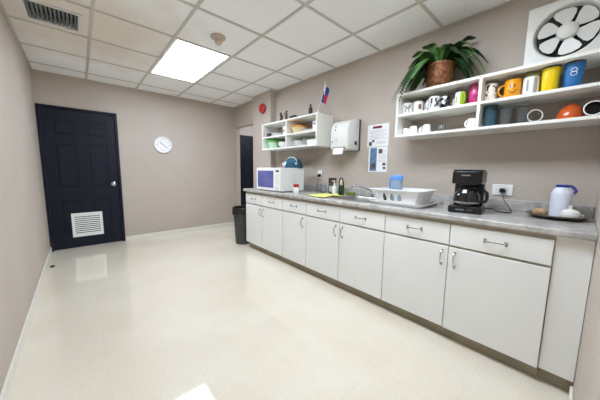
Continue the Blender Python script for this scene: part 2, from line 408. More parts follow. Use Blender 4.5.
MB().prism([(.048, .262), (.062, .262), (.055, .285)], -.2255, -.2215, 'x').build('arrow_mark', M['black'], dp)
mk = MB()
for (y0, z0, y1, z1) in ((.02, .10, .06, .104), (.02, .115, .06, .119), (.02, .13, .05, .134)): mk.box((-.2335, y0, z0), (-.2322, y1, z1))
mk.build('printed_lines', M['pgrey'], dp)
MB().box((-.2335, .085, .09), (-.2322, .108, .112)).build('printed_square', M['pgrey'], dp)

# notices
pn = thing('wall_notice', 'white notice with dark red heading, upper of two on the wall', 'notice', (W - .001, 1.604, 1.468), 0, 'notices above the dish rack')
sh = MB().box((-.003, -.13, 0), (0, .13, .24)).build('sheet', M['paper'], pn)
MB().box((-.0038, -.045, .196), (-.0031, .065, .222)).build('heading', M['pred'], sh)
t = MB()
for i, z in enumerate((.172, .158, .144, .128, .114, .098, .084)): t.box((-.0037, -.11 + (i % 3) * .018, z), (-.0031, .112 - (i % 2) * .03, z + .0035))
for z in (.03, .042, .054): t.box((-.0037, -.1, z), (-.0031, .01, z + .0035))
t.build('text_lines', M['pgrey'], sh)
MB().box((-.0038, .07, .012), (-.0031, .108, .055)).build('picture', M['pdark'], sh)
MB().box((-.0038, .04, .05), (-.0031, .068, .075)).build('picture', M['pdark'], sh)
pn = thing('wall_notice', 'blue and white notice, lower of two on the wall', 'notice', (W - .001, 1.594, 1.19), 0, 'notices above the dish rack')
sh = MB().box((-.003, -.115, 0), (0, .115, .272)).build('sheet', M['paper'], pn)
MB().box((-.0038, .012, .01), (-.0031, .095, .264)).build('blue_panel', M['pblue'], sh)
for lo, hi in (((-.0045, .022, .03), (-.0039, .085, .095)), ((-.0038, -.055, .2), (-.0031, -.01, .25)), ((-.0038, -.1, .07), (-.0031, -.062, .1)), ((-.0038, -.1, .03), (-.0031, -.07, .056))): MB().box(lo, hi).build('picture', M['pdark'], sh)
t = MB()
for z in (.225, .213, .185, .17, .155, .14, .125, .11): t.box((-.0037, -.1, z), (-.0031, -.06 if z > .2 else -.01, z + .0035))
t.build('text_lines', M['pgrey'], sh)

# outlets
def outlet(y, z, w, h, label, plug_y, nd):
    o = thing('wall_outlet', label, 'outlet', (W - .001, y, z), 0, 'power outlets above the worktop')
    pl_ = MB().box((-.008, -w / 2, -h / 2), (0, w / 2, h / 2), .003).build('cover_plate', M['plastic'], o)
    s = MB()
    for i in range(nd):
        cy = (i - (nd - 1) / 2) * .03
        for q in (-.006, .006): s.box((-.0088, cy + q - .0012, -.006), (-.0081, cy + q + .0012, .006))
    s.build('slots', M['grey'], pl_)
    return o
outlet(2.47, 1.142, .074, .115, 'white wall outlet with black plug between microwave and soap bottles', 0, 1)
outlet(.482, 1.064, .128, .085, 'wide white wall outlet with a black plug beside the coffee maker', 0, 3)
pg = thing('power_plug', 'black plug in the outlet behind the soap bottles', 'plug', (W - .0105, 2.46, 1.13))
MB().box((-.035, -.018, -.02), (0, .018, .02), .006).build('plug_body', M['black'], pg)
MB().tube([(-.03, 0, -.018), (-.034, .004, -.06), (-.028, .012, -.12), (-.022, .03, -.17), (-.03, .07, -.211)], .003, 8).build('cord', M['dgrey'], pg)

# ventilator fan on the wall
fn = thing('ventilator_fan', 'white square wall ventilator fan with six blades above the wide shelf', 'fan', (W, .233, 2.118))
def rot_out(a=0): return RY(-PI / 2) @ RZ(a)
hs = MB(); q = .198; seg = 48; b = bmesh.new(); dpt = .075
# square plate with round flared mouth
ro, ri = .168, .148
sq = []; c1 = []; c2 = []; c3 = []; bk = []
for i in range(seg):
    a = 2 * PI * i / seg; ca, sa = math.cos(a), math.sin(a); m_ = q / max(abs(ca), abs(sa))
    sq.append(b.verts.new((ca * m_, sa * m_, dpt))); bk.append(b.verts.new((ca * m_, sa * m_, 0.001)))
    c1.append(b.verts.new((ca * ro, sa * ro, dpt + .004))); c2.append(b.verts.new((ca * (ro - .008), sa * (ro - .008), dpt))); c3.append(b.verts.new((ca * ri, sa * ri, .03)))
for i in range(seg):
    j = (i + 1) % seg
    for A, B in ((bk, sq), (sq, c1), (c1, c2), (c2, c3)): b.faces.new((A[i], A[j], B[j], B[i]))
bmesh.ops.recalc_face_normals(b, faces=b.faces[:]); hs._merge(b, rot_out()); hs.build('housing', M['fanw'], fn, smooth=False)
MB().lathe([(0, .022), (.15, .022), (.15, .029), (0, .029)], 48, rot_out()).build('dark_backing', M['blackm'], fn)
MB().lathe([(0, .03), (.05, .03), (.052, .06), (.046, .076), (.026, .086), (0, .089)], 36, rot_out()).build('hub', M['fanw'], fn)
for i in range(6):
    out = []
    for (r, a) in ((.05, -.34), (.075, -.46), (.11, -.49), (.133, -.44), (.142, -.28), (.144, 0), (.142, .26), (.133, .4), (.105, .42), (.075, .35), (.05, .26)):
        out.append((r * math.cos(a), r * math.sin(a)))
    MB().prism(out, -.0015, .0015, 'z', mtx=rot_out(i * PI / 3 + .2) @ T(0, 0, .055) @ RX(.2)).build('fan_blade', M['fanw'], fn)
fn.rotation_euler = (0, 0, 0)

# ================================================================== BASE CABINETS + WORKTOP
CB = W - .003
def bar_handle_v(mb, x, y, z0, z1):        # vertical arched pull
    mb.tube([(x, y, z0), (x - .016, y, z0 + .001), (x - .026, y, z0 + .012), (x - .028, y, (z0 + z1) / 2), (x - .026, y, z1 - .012), (x - .016, y, z1 - .001), (x, y, z1)], .0045, 8)
    mb.box((x - .003, y - .007, z0 - .012), (x, y + .007, z0 + .012), .001, 1).box((x - .003, y - .007, z1 - .012), (x, y + .007, z1 + .012), .001, 1)
    return mb
def bar_handle_h(mb, x, y0, y1, z):
    mb.tube([(x, y0, z), (x - .016, y0 + .001, z), (x - .026, y0 + .01, z - .003), (x - .028, (y0 + y1) / 2, z - .004), (x - .026, y1 - .01, z - .003), (x - .016, y1 - .001, z), (x, y1, z)], .0042, 8)
    mb.box((x - .003, y0 - .01, z - .018), (x, y0 + .006, z + .01), .001, 1).box((x - .003, y1 - .006, z - .018), (x, y1 + .01, z + .01), .001, 1)
    return mb
def cabinet(y0, y1, label, doors, drawers, xf=XF, side=True):
    """doors: (y0,y1,handle_y); drawers: (y0,y1)"""
    cab = thing('base_cabinet', label, 'cabinet', (0, 0, 0), 0, 'white base cabinets under the worktop')
    cab.location = (xf, y0, 0)
    ox, oy = xf, y0
    th = .018
    fx = th + .001                                    # carcass front in local x
    L = y1 - y0; B = CB - ox
    bd = MB().box((fx, .0005, .09), (fx + .5 if False else B, .018, .868)).box((fx, L - .018, .09), (B, L - .0005, .868)).box((fx, .018, .09), (B, L - .018, .108)).box((B - .008, .018, .108), (B, L - .018, .868))
    bd.box((fx, .018, .838), (fx + .02, L - .018, .868)).box((fx, .018, .684), (fx + .02, L - .018, .70))
    for (a, b_, *_r) in doors[:-1]: bd.box((fx, b_ - oy - .015, .108), (fx + .02, b_ - oy + .015, .684))
    bd.build('carcass', M['carcass'], cab)
    MB().box((fx + .035, .0005, .0), (fx + .05, L - .0005, .0895)).build('toe_kick', M['toe'], cab)
    for (a, b_, hy) in doors:
        dd = MB().box((0, a - oy + .003, .092), (th, b_ - oy - .003, .684), .002, 1).build('door', M['white'], cab)
        bar_handle_v(MB(), -.0005, hy - oy, .553, .65).build('handle', M['chrome'], dd)
    for (a, b_) in drawers:
        dd = MB().box((0, a - oy + .003, .70), (th, b_ - oy - .003, .843), .002, 1).build('drawer', M['white'], cab)
        m_ = (a + b_) / 2 - oy
        bar_handle_h(MB(), -.0005, m_ - .05, m_ + .05, .778).build('handle', M['chrome'], dd)
    return cab
cabinet(2.521, 3.44, 'white two-door base cabinet at the far end under the microwave', [(2.521, 2.99, 2.955), (2.99, 3.44, 3.03)][::1], [(2.521, 2.99), (2.99, 3.44)])
cabinet(2.091, 2.521, 'narrow white base cabinet with one door between microwave and sink cabinets', [(2.091, 2.521, 2.145)], [(2.091, 2.521)])
cabinet(1.128, 2.091, 'wide white two-door base cabinet under the sink', [(1.128, 1.612, 1.57), (1.612, 2.091, 1.655)], [(1.128, 1.612), (1.612, 2.091)])
cabinet(.642, 1.128, 'white base cabinet with one door under the dish rack end', [(.642, 1.128, .683)], [(.642, 1.128)])
cabinet(.14, .642, 'nearest white base cabinet below the coffee maker and tray', [(.14, .642, .6)], [(.14, .642)], xf=XF - .006)
fp = thing('filler_panel', 'plain white filler panel between the nearest cabinet and the near wall', 'panel', (XF + .01, .002, 0))
MB().box((.0, .0, .092), (.018, .137, .868), .0015, 1).build('panel', M['white'], fp)
MB().box((.046, .0, 0), (.06, .137, .0895)).build('toe_kick', M['toe'], fp)

SX0, SX1, SY0, SY1 = 2.335, 2.745, 1.39, 1.80      # sink cut-out
ct = thing('worktop', 'grey marbled laminate worktop running along the white cabinets', 'worktop', (W, 0, CZ))
X0 = 2.2217 - W
def slabs(mb, z0, z1):
    xa, xb = X0, -.003; ya, yb = .002, 3.462
    mb.box((SX1 - W, ya, z0), (xb, yb, z1))
    mb.box((X0 + .02, ya, z0), (SX0 - W, yb, z1))
    mb.box((SX0 - W, ya, z0), (SX1 - W, SY0, z1)); mb.box((SX0 - W, SY1, z0), (SX1 - W, yb, z1))
    return mb
sl = slabs(MB(), -.04, 0)
nose = [(X0 + .02, 0)] + [(X0 + .012 - .012 * math.sin(a), -.012 + .012 * math.cos(a)) for a in [i * PI / 2 / 6 for i in range(7)]] + [(X0 + .012 - .012 * math.cos(a), -.028 - .012 * math.sin(a)) for a in [i * PI / 2 / 6 for i in range(7)]] + [(X0 + .02, -.04)]
nose = [p for i, p in enumerate(nose) if i == 0 or (Vector(p) - Vector(nose[i - 1])).length > 1e-5]
sl.prism(nose, .002, 3.462, 'y'); sl.build('slab', M['counter'], ct)
MB().box((-.022, .002, .0005), (-.002, 3.462, .083), .004).build('backsplash', M['counter'], ct)

sk = thing('kitchen_sink', 'stainless steel sink basin set in the worktop', 'sink', ((SX0 + SX1) / 2, (SY0 + SY1) / 2, CZ))
hx, hy = (SX1 - SX0) / 2, (SY1 - SY0) / 2
def rrect(hx, hy, r, n=6):
    o = []
    for cx, cy, a0 in ((hx - r, hy - r, 0), (-hx + r, hy - r, PI / 2), (-hx + r, -hy + r, PI), (hx - r, -hy + r, 1.5 * PI)):
        for i in range(n + 1): a = a0 + i * PI / 2 / n; o.append((cx + r * math.cos(a), cy + r * math.sin(a)))
    return o
def rings(mb, defs, cap=True, mtx=None):      # list of (hx,hy,r,z) rounded-rect rings
    b = bmesh.new(); rr = []
    for (a, c_, r, z) in defs: rr.append([b.verts.new((x, y, z)) for x, y in rrect(a, c_, r)])
    for A, B in zip(rr, rr[1:]):
        n_ = len(A)
        for i in range(n_): j = (i + 1) % n_; b.faces.new((A[i], A[j], B[j], B[i]))
    if cap: b.faces.new(rr[-1])
    bmesh.ops.recalc_face_normals(b, faces=b.faces[:])
    mb.sm = True
    return mb._merge(b, mtx)
k = rings(MB(), [(hx + .016, hy + .016, .04, .0008), (hx + .015, hy + .015, .04, .004), (hx - .002, hy - .002, .045, .004), (hx - .008, hy - .008, .045, -.003), (hx - .02, hy - .02, .05, -.15), (hx - .05, hy - .05, .04, -.165)])
k.build('basin', M['steel'], sk)
MB().lathe([(0, -.1625), (.035, -.1625), (.038, -.1615), (.04, -.164)], 28).build('drain', M['dgrey'], sk)
M['faucet'] = mat('worn_chrome', (150, 150, 150), 0.25, 1.0)
fc = thing('kitchen_faucet', 'grey metal kitchen faucet leaning over the sink beside the dish rack', 'faucet', (2.79, 1.58, CZ + .0005))
MB().lathe([(0, 0), (.026, 0), (.026, .008), (.02, .014), (.017, .05), (.019, .07), (0, .078)], 26).build('base', M['faucet'], fc)
MB().tube([(0, 0, .05), (-.03, .03, .075), (-.08, .085, .1), (-.12, .135, .118), (-.145, .165, .122), (-.158, .18, .116), (-.163, .186, .098)], [.011, .011, .0105, .01, .01, .01, .0095], 12).build('spout', M['faucet'], fc)
MB().tube([(0, 0, .078), (.004, -.02, .1), (.006, -.06, .118)], [.008, .006, .006], 10).build('lever', M['faucet'], fc)

# ================================================================== SHELF UNITS
def shelf_unit(y0, y1, z0, z1, zm, yd, label):
    s = thing('wall_shelf', label, 'shelf', (W - .001, y0, z0), 0, 'white cubby shelves on the counter wall')
    L, Z, d_, t_ = y1 - y0, z1 - z0, .3, .02
    for a, n_ in ((0, 'bottom_board'), (Z - t_, 'top_board')): MB().box((-d_, 0, a), (0, L, a + t_), .0012, 1).build(n_, M['shelfw'], s)
    for a in (0, L - t_): MB().box((-d_, a, t_ + .0003), (0, a + t_, Z - t_ - .0003), .0012, 1).build('end_panel', M['shelfw'], s)
    yd -= y0; zm -= z0
    MB().box((-d_, yd - t_ / 2, t_ + .0003), (0, yd + t_ / 2, Z - t_ - .0003), .0012, 1).build('divider', M['shelfw'], s)
    for (a, b_) in ((t_ + .0003, yd - t_ / 2 - .0003), (yd + t_ / 2 + .0003, L - t_ - .0003)): MB().box((-d_, a, zm - t_), (0, b_, zm), .0012, 1).build('middle_board', M['shelfw'], s)
    return s
shelf_unit(.005, 1.252, 1.506, 1.885, 1.706, .622, 'wide white cubby shelf full of mugs and glasses under the fan')
shelf_unit(2.257, 3.458, 1.498, 1.892, 1.695, 2.855, 'white cubby shelf with bowls and plates above the microwave')
ZT, ZMID, ZBOT = 1.8855, 1.7065, 1.5265       # wide shelf surfaces
QT, QM, QB = 1.8925, 1.6955, 1.5185           # small shelf surfaces

# ================================================================== MUGS AND GLASSES
GU, GL = 'mugs and cups on the wide shelf upper tier', 'glasses and cups on the wide shelf lower tier'
def mug(r, h, m, label, loc, ha=None, flip=False, group=GU, name='mug', taper=1.0, inner=None, band=None, hm=None):
    t = thing(name, label, name.replace('_', ' '), loc, 0, group)
    rb = r * taper; w_ = .004
    pr = [(0, .0), (rb * .86, 0), (rb * .95, .003), (rb, .01), (r, h - .003), (r - w_ * .5, h), (r - w_, h - .003), (rb - w_, .012), (rb * .8, .007), (0, .007)]
    mt = (T(0, 0, h) @ RX(PI)) if flip else None
    MB().lathe(pr, 36, mt).build('body', m, t)
    if ha is not None:
        hp = []
        for i in range(9):
            a = -PI / 2 + PI * i / 8
            hp.append((r - .002 + math.cos(a) * h * .27, 0, h * .5 + math.sin(a) * h * .3))
        MB().tube(hp, .0052, 8, RZ(ha)).build('handle', hm or m, t)
    return t
def wrap(t, r, a0, a1, z0, z1, m, name='print'):           # a printed patch on a cylinder
    MB().grid(lambda u, v: ((r + .0006) * math.cos(a0 + (a1 - a0) * u), (r + .0006) * math.sin(a0 + (a1 - a0) * u), z0 + (z1 - z0) * v), 8, 1).build(name, m, t)
FA = PI + .55 * 0                                          # towards the room (-x)
def facing(x, y): return math.atan2(.09 - y, .37 - x)
t = mug(.043, .106, M['china'], 'white mug with dark lettering, first from the left on the upper tier', (2.66, 1.19, ZMID), 2.2)
f_ = facing(2.66, 1.19)
for i, (a, z0, z1) in enumerate(((-.75, .06, .085), (-.45, .04, .085), (-.2, .05, .07), (.05, .035, .08), (.3, .055, .085), (-.6, .025, .045), (.15, .02, .03))): wrap(t, .043, f_ + a, f_ + a + .16, z0, z1, M['inkblock'])
t = mug(.04, .103, M['china'], 'white mug with a brown round print, second from the left on the upper tier', (2.66, 1.098, ZMID), -.6)
f_ = facing(2.66, 1.1); wrap(t, .04, f_ + .0, f_ + .65, .035, .075, M['brown']); wrap(t, .0403, f_ + .18, f_ + .42, .045, .065, M['grey'])
t = mug(.029, .085, M['china'], 'small grey patterned cup, third from the left on the upper tier', (2.685, 1.022, ZMID))
f_ = facing(2.685, 1.02)
for a in (-.8, -.3, .2): wrap(t, .029, f_ + a, f_ + a + .3, .02, .07, M['grey'])
t = mug(.042, .116, M['china'], 'tall white mug with dark block print, fourth from the left on the upper tier', (2.655, .962, ZMID), 2.6)
f_ = facing(2.655, .962)
for a, z0, z1 in ((-.75, .03, .1), (-.55, .06, .1), (.0, .025, .05), (.25, .03, .1), (.0, .07, .1)): wrap(t, .042, f_ + a, f_ + a + .2, z0, z1, M['inkblock'])
mug(.034, .102, M['cow'], 'black and white patched mug beside the white patterned mug on the upper tier', (2.66, .882, ZMID), 2.4)
t = mug(.031, .09, M['china'], 'small plain white mug with a faint print left of the lime mug', (2.735, .825, ZMID))
f_ = facing(2.735, .825); wrap(t, .031, f_ - .3, f_ + .3, .03, .06, M['pgrey'])
t = mug(.038, .112, M['china'], 'white and lime green mug on the upper tier', (2.66, .772, ZMID), -2.4, hm=M['lime'])
f_ = facing(2.66, .77); wrap(t, .038, f_ - .1, f_ + 2.2, .006, .108, M['lime']); wrap(t, .038, f_ - .9, f_ - .6, .03, .08, M['lime'])
mug(.0395, .15, M['magenta'], 'tall magenta mug against the shelf divider', (2.675, .682, ZMID), None, taper=.9)
t = mug(.037, .128, M['dots'], 'white speckled mug right of the shelf divider', (2.66, .577, ZMID), None)
t = mug(.046, .125, M['mugo'], 'orange yellow mug with a smiling face on the upper tier', (2.66, .456, ZMID), 1.9)
f_ = facing(2.66, .456)
for a in (-.35, .12): wrap(t, .046, f_ + a, f_ + a + .14, .07, .092, M['inkblock'], 'face_print')
for i in range(6):
    a = -.5 + i * .17; zz = .03 + .018 * abs((i - 2.5) / 2.5) ** 2
    wrap(t, .046, f_ + a, f_ + a + .17, zz, zz + .007, M['inkblock'], 'face_print')
t = mug(.043, .122, M['china'], 'white mug with olive lid right of the orange mug', (2.667, .363, ZMID), None)
f_ = facing(2.667, .363); wrap(t, .043, f_ - .55, f_ - .25, .03, .1, M['pgrey']); wrap(t, .043, f_ + .3, f_ + .75, .012, .11, M['pgrey'])
MB().lathe([(0, .1225), (.044, .1225), (.045, .126), (.043, .136), (.03, .146), (0, .149)], 32).build('lid', M['olivel'], t)
def tumbler(r, h, m, lid, label, loc):
    t = thing('tumbler', label, 'tumbler', loc, 0, GU)
    MB().lathe([(0, 0), (r * .84, 0), (r * .88, .004), (r * .91, h * .35), (r, h * .9), (r, h - .012), (r * .97, h - .0115), (0, h - .0115)], 40).build('body', m, t)
    MB().lathe([(0, h - .011), (r * .98, h - .011), (r * 1.01, h - .006), (r * .99, h), (r * .9, h + .002), (r * .86, h - .003), (0, h - .003)], 40).build('lid', lid, t)
    return t
tumbler(.044, .158, M['yellow'], M['dgrey'], 'tall yellow tumbler with grey lid on the upper tier', (2.65, .271, ZMID))
t = tumbler(.045, .158, M['blue'], M['dgrey'], 'tall blue tumbler with white emblem, rightmost on the upper tier', (2.655, .172, ZMID))
f_ = facing(2.655, .172)
def em(u, v): return (.0455 * math.cos(f_ + u) * (.9 + .1 * v / .142) , .0455 * math.sin(f_ + u) * (.9 + .1 * v / .142), v)
for cz, rr in ((.105, .011), (.085, .012)):
    MB().tube([em(math.cos(a) * rr / .04, cz + math.sin(a) * rr) for a in [i * 2 * PI / 16 for i in range(16)]], .0018, 6, closed=True).build('emblem', M['plastic'], t)

# lower tier
mug(.03, .066, M['china'], 'small white cup, leftmost on the lower tier', (2.67, 1.195, ZBOT), 2.3, group=GL)
mug(.04, .076, M['china'], 'white cup second from the left on the lower tier, upside down', (2.655, 1.125, ZBOT), None, True, GL, taper=.75)
mug(.022, .055, M['plasticg'], 'tiny grey white cup between two white cups on the lower tier', (2.69, 1.07, ZBOT), None, group=GL)
mug(.039, .076, M['china'], 'upside-down white cup, third of the larger ones on the left lower tier', (2.655, 1.01, ZBOT), 1.9, True, GL, taper=.8)
mug(.028, .06, M['glass'], 'small clear glass alone in the left lower tier', (2.67, .898, ZBOT), None, group=GL, name='drinking_glass')
t = mug(.039, .08, M['china'], 'white cup against the divider on the lower tier, upside down', (2.655, .68, ZBOT), 2.6, True, GL, taper=.8)
f_ = facing(2.655, .68); wrap(t, .035, f_ - .4, f_ - .1, .015, .03, M['pgrey'])
def tglass(r, h, m, label, loc, name='drinking_glass', taper=.85):
    t = thing(name, label, 'glass', loc, 0, GL)
    MB().lathe([(0, 0), (r * taper, 0), (r * taper, .006), (r, h), (r - .003, h), (r * taper - .003, .01), (0, .01)], 32).build('body', m, t); return t
tglass(.04, .152, M['tglass'], 'tall smoky blue drinking glass right of the divider on the lower tier', (2.655, .565, ZBOT), taper=.95)
tglass(.04, .14, M['glass'], 'clear drinking glass next to the smoky blue glass', (2.655, .475, ZBOT))
tglass(.038, .14, M['glass'], 'faint clear drinking glass right of the other clear glass', (2.675, .388, ZBOT), taper=.9)
t = thing('drinking_glass', 'short glass lying on its side with its mouth towards the room', 'glass', (2.60, .318, ZBOT + .0405), 0, GL)
MB().lathe([(0, .07), (.032, .07), (.034, .066), (.039, 0), (.0345, 0), (.031, .062), (0, .063)], 32, RZ(.35) @ RY(PI / 2)).build('body', M['glass'], t)
MB().tube([RZ(.35) @ RY(PI / 2) @ Vector((.0368 * math.cos(a), .0368 * math.sin(a), -.0005)) for a in [i * 2 * PI / 24 for i in range(24)]], .003, 8, closed=True).build('rim', M['plasticg'], t)
t = thing('bowl', 'orange glass bowl upside down on the lower tier', 'bowl', (2.70, .165, ZBOT), 0, GL)
MB().lathe([(.062, 0), (.064, .004), (.062, .03), (.054, .06), (.04, .084), (.022, .097), (.02, .103), (0, .103)], 40).build('body', M['amber'], t)
t = thing('cup', 'dark glass cup lying with a pale rim, rightmost on the lower tier', 'cup', (2.575, .072, ZBOT + .0425), 0, GL)
MB().lathe([(0, .07), (.03, .07), (.034, .064), (.04, 0), (.0355, 0), (.03, .06), (0, .062)], 32, RZ(.1) @ RY(PI / 2)).build('body', M['sglass'], t)
MB().tube([RZ(.1) @ RY(PI / 2) @ Vector((.0382 * math.cos(a), .0382 * math.sin(a), -.0005)) for a in [i * 2 * PI / 24 for i in range(24)]], .003, 8, closed=True).build('rim', M['plastic'], t)

# ================================================================== FERN ON THE WIDE SHELF
pf = thing('potted_fern', 'potted fern with drooping fronds on top of the wide shelf', 'plant', (2.70, .955, ZT))
pr = [(0, 0), (.084, 0), (.09, .006), (.098, .05), (.106, .1), (.112, .16), (.116, .178), (.119, .184), (.118, .196), (.11, .198), (.105, .19), (.104, .175)]
MB().lathe(pr, 40).build('pot', M['pot'], pf)
MB().lathe([(0, .176), (.104, .176)], 40).build('soil', M['soil'], pf)
def frond(az, reach, rise, drop, m, wl=.05, n=30):
    mb = MB(); pts = []
    dx, dy = math.cos(az), math.sin(az)
    for i in range(n + 1):
        s_ = i / n
        rr = .03 + reach * (s_ ** .9)
        z = .18 + rise * math.sin(min(1, s_ * 1.25) * PI / 2) * 1.0 - drop * max(0, s_ - .25) ** 1.8 / (.75 ** 1.8)
        x = dx * rr; y = dy * rr
        x = min(x, .135)                                     # wall clearance
        if x > -.16 and z < .02: z = .02 + .004 * R.random()
        if x > -.16 and (x * x + y * y) ** .5 < .13 and z < .2: z = .2
        pts.append(Vector((x, y, z)))
    mb.tube(pts, [.0022 * (1 - .7 * i / n) for i in range(n + 1)], 5)
    for i in range(2, n):
        t_ = (pts[i + 1] - pts[i - 1]).normalized(); side = t_.cross(Vector((0, 0, 1)))
        if side.length < .1: side = Vector((-dy, dx, 0))
        side.normalize(); up = side.cross(t_)
        l_ = wl * math.sin(PI * (.12 + .86 * i / n)) ** .7
        for sg in (-1, 1):
            a = pts[i]; tip = a + side * sg * l_ + t_ * l_ * .45 - up * l_ * .18 - Vector((0, 0, l_ * .15))
            if tip.x > .15: tip.x = .15
            if tip.x > -.145 and tip.z < .008: tip.z = .008
            w_ = t_ * .011; mid = (a * .5 + tip * .5) + up * l_ * .08
            V = [mb.bm.verts.new(p) for p in (a - w_ * .5, mid - w_, tip, mid + w_, a + w_ * .5)]
            mb.bm.faces.new(V)
    mb.sm = False
    return mb.build('frond', m, pf)
for i in range(46):
    az = i * 2.399963 + R.uniform(-.2, .2)
    back = math.cos(az)
    if back > .45 and i % 2: continue
    ring = i / 46
    if ring >= .3 and abs((az - 3.55 + PI) % (2 * PI) - PI) < .6: continue
    if ring < .3: frond(az, R.uniform(.08, .16), R.uniform(.12, .2), R.uniform(.0, .05), M['leaf'], .045)
    elif ring < .62: frond(az, R.uniform(.2, .26), R.uniform(.06, .13), R.uniform(.12, .22), M['leaf'] if i % 3 else M['leafd'], .05)
    else: frond(az, R.uniform(.22, .3), R.uniform(.02, .08), R.uniform(.2, .32), M['leafd'] if i % 2 else M['leaf'], .052)
for az, re_, ri_, dr_ in ((2.35, .36, .06, .34), (2.1, .33, .09, .36), (2.6, .34, .05, .36), (1.75, .31, .1, .3), (1.6, .3, .08, .33), (-1.7, .31, .12, .26), (-1.5, .3, .06, .28), (-1.35, .3, .16, .2), (-2.0, .24, .12, .2), (-1.2, .2, .22, .03), (1.9, .22, .16, .12), (2.5, .2, .15, .1), (2.2, .27, .12, .22), (-1.9, .22, .17, .1), (-1.6, .24, .15, .14), (-2.2, .17, .15, .12), (2.75, .24, .1, .24), (-1.45, .25, .1, .22), (1.7, .2, .2, .05)):
    frond(az, re_, ri_, dr_, M['leaf'] if R.random() < .5 else M['leafd'], .048)

# ================================================================== SMALL SHELF CONTENTS
GS = 'dishes in the shelf above the microwave'
def lathe_thing(name, label, cat, loc, parts, group=None, seg=36):
    t = thing(name, label, cat, loc, 0, group)
    for pn_, pr_, m_ in parts: MB().lathe(pr_, seg).build(pn_, m_, t)
    return t
def plate_prof(r, h=.018): return [(0, 0), (r * .55, 0), (r * .6, .003), (r, h), (r - .002, h + .003), (r * .58, .007), (0, .006)]
def bowl_prof(r, h, b=.5): return [(0, 0), (r * b, 0), (r * b, .004), (r * .78, h * .4), (r * .96, h * .85), (r, h), (r - .004, h), (r * .9, h * .8), (r * .72, h * .4), (r * b, .01), (0, .01)]
# upper left cubby
lathe_thing('plate', 'white plate under another in the upper left cubby', 'plate', (2.70, 3.2, QM), [('body', plate_prof(.12), M['china'])], GS)
lathe_thing('plate', 'white plate topmost in the upper left cubby', 'plate', (2.70, 3.2, QM + .0215), [('body', plate_prof(.12, .022), M['china'])], GS)
lathe_thing('cup', 'small dark cup left in the upper left cubby', 'cup', (2.64, 3.375, QM), [('body', [(0, 0), (.03, 0), (.036, .05), (.036, .062), (.033, .062), (.028, .006), (0, .006)], M['dgrey'])], GS)
t = thing('carton', 'white carton standing against the divider of the shelf above the microwave', 'carton', (2.63, 2.93, QM), 0, GS)
MB().box((-.04, -.035, 0), (.04, .035, .115), .003).build('body', M['paper'], t)
MB().box((-.0408, -.03, .04), (-.0402, .03, .07)).build('print', M['pgrey'], t)
# upper right cubby
t = thing('food_container', 'round cream container with orange lid in the upper right cubby', 'container', (2.68, 2.72, QM), 0, GS)
MB().lathe(bowl_prof(.1, .075, .7), 40).build('tub', M['cream'], t)
MB().lathe([(0, .076), (.104, .076), (.106, .08), (.106, .094), (.1, .1), (.08, .101), (0, .098)], 40).build('lid', M['orange'], t)
lathe_thing('plate', 'flat white plate right of the orange-lidded container', 'plate', (2.68, 2.47, QM), [('body', plate_prof(.115), M['china'])], GS)
t = thing('carton', 'small white box at the right end of the upper right cubby', 'carton', (2.62, 2.315, QM), 0, GS)
MB().box((-.045, -.03, 0), (.045, .03, .105), .003).build('body', M['paper'], t); MB().box((-.0458, -.024, .06), (-.0452, .024, .09)).build('print', M['pgrey'], t)
# lower left cubby
t = thing('food_container', 'pale green tub with green lid in the lower left cubby', 'container', (2.70, 3.32, QB), 0, GS)
MB().lathe(bowl_prof(.112, .1, .72), 40).build('tub', M['pgreen'], t)
MB().lathe([(0, .101), (.116, .101), (.118, .106), (.118, .126), (.11, .134), (.06, .138), (0, .139)], 40).build('lid', M['green'], t)
lathe_thing('bowl', 'white bowl inside which another white bowl is stacked, lower left cubby', 'bowl', (2.67, 3.03, QB), [('body', bowl_prof(.088, .06), M['china'])], GS)
lathe_thing('bowl', 'white bowl stacked topmost in the lower left cubby', 'bowl', (2.67, 3.03, QB + .024), [('body', bowl_prof(.088, .06), M['china'])], GS)
# lower right cubby
for i in range(4):
    lathe_thing('plate', ['bottom white plate', 'second white plate from below', 'third white plate from below', 'top white plate'][i] + ' of the stack in the lower right cubby', 'plate', (2.68, 2.655, QB + i * .0142), [('body', plate_prof(.118, .022), M['china'])], GS)
lathe_thing('cup', 'pale green cup behind the plates in the lower right cubby', 'cup', (2.805, 2.72, QB), [('body', [(0, 0), (.034, 0), (.042, .13), (.039, .13), (.031, .006), (0, .006)], M['pgreen'])], GS)
t = thing('food_container', 'flat white box right of the plate stack in the lower right cubby', 'container', (2.68, 2.39, QB), 0, GS)
rings(MB(), [(.04, .05, .015, 0), (.085, .078, .02, .002), (.09, .085, .02, .058)]).build('tub', M['plastic'], t)
rings(MB(), [(.092, .087, .02, .0585), (.094, .089, .02, .063), (.09, .085, .02, .071)]).build('lid', M['plasticg'], t)
# on top
GF = 'small figures on top of the shelf above the microwave'
def figure(loc, label, s_, m, lean):
    t = thing('figurine', label, 'figurine', loc, 0, GF)
    MB().lathe([(0, 0), (.03 * s_, 0), (.03 * s_, .01), (0, .012)], 20).build('base', M['dark'], t)
    MB().tube([(0, 0, .01), (0, .008 * lean, .045 * s_), (0, -.006 * lean, .085 * s_), (0, .01 * lean, .12 * s_)], [.014 * s_, .02 * s_, .015 * s_, .009 * s_], 12).build('figure', m, t)
    MB().lathe([(0, -.016 * s_), (.012 * s_, -.01 * s_), (.016 * s_, 0), (.012 * s_, .011 * s_), (0, .016 * s_)], 16, T(0, .012 * lean, .13 * s_)).build('head', m, t)
    MB().tube([(0, .0, .085 * s_), (0, .03 * s_, .095 * s_), (0, .036 * s_, .125 * s_)], .006 * s_, 8).tube([(0, 0, .085 * s_), (0, -.03 * s_, .07 * s_), (0, -.034 * s_, .1 * s_)], .006 * s_, 8).build('arms', m, t)
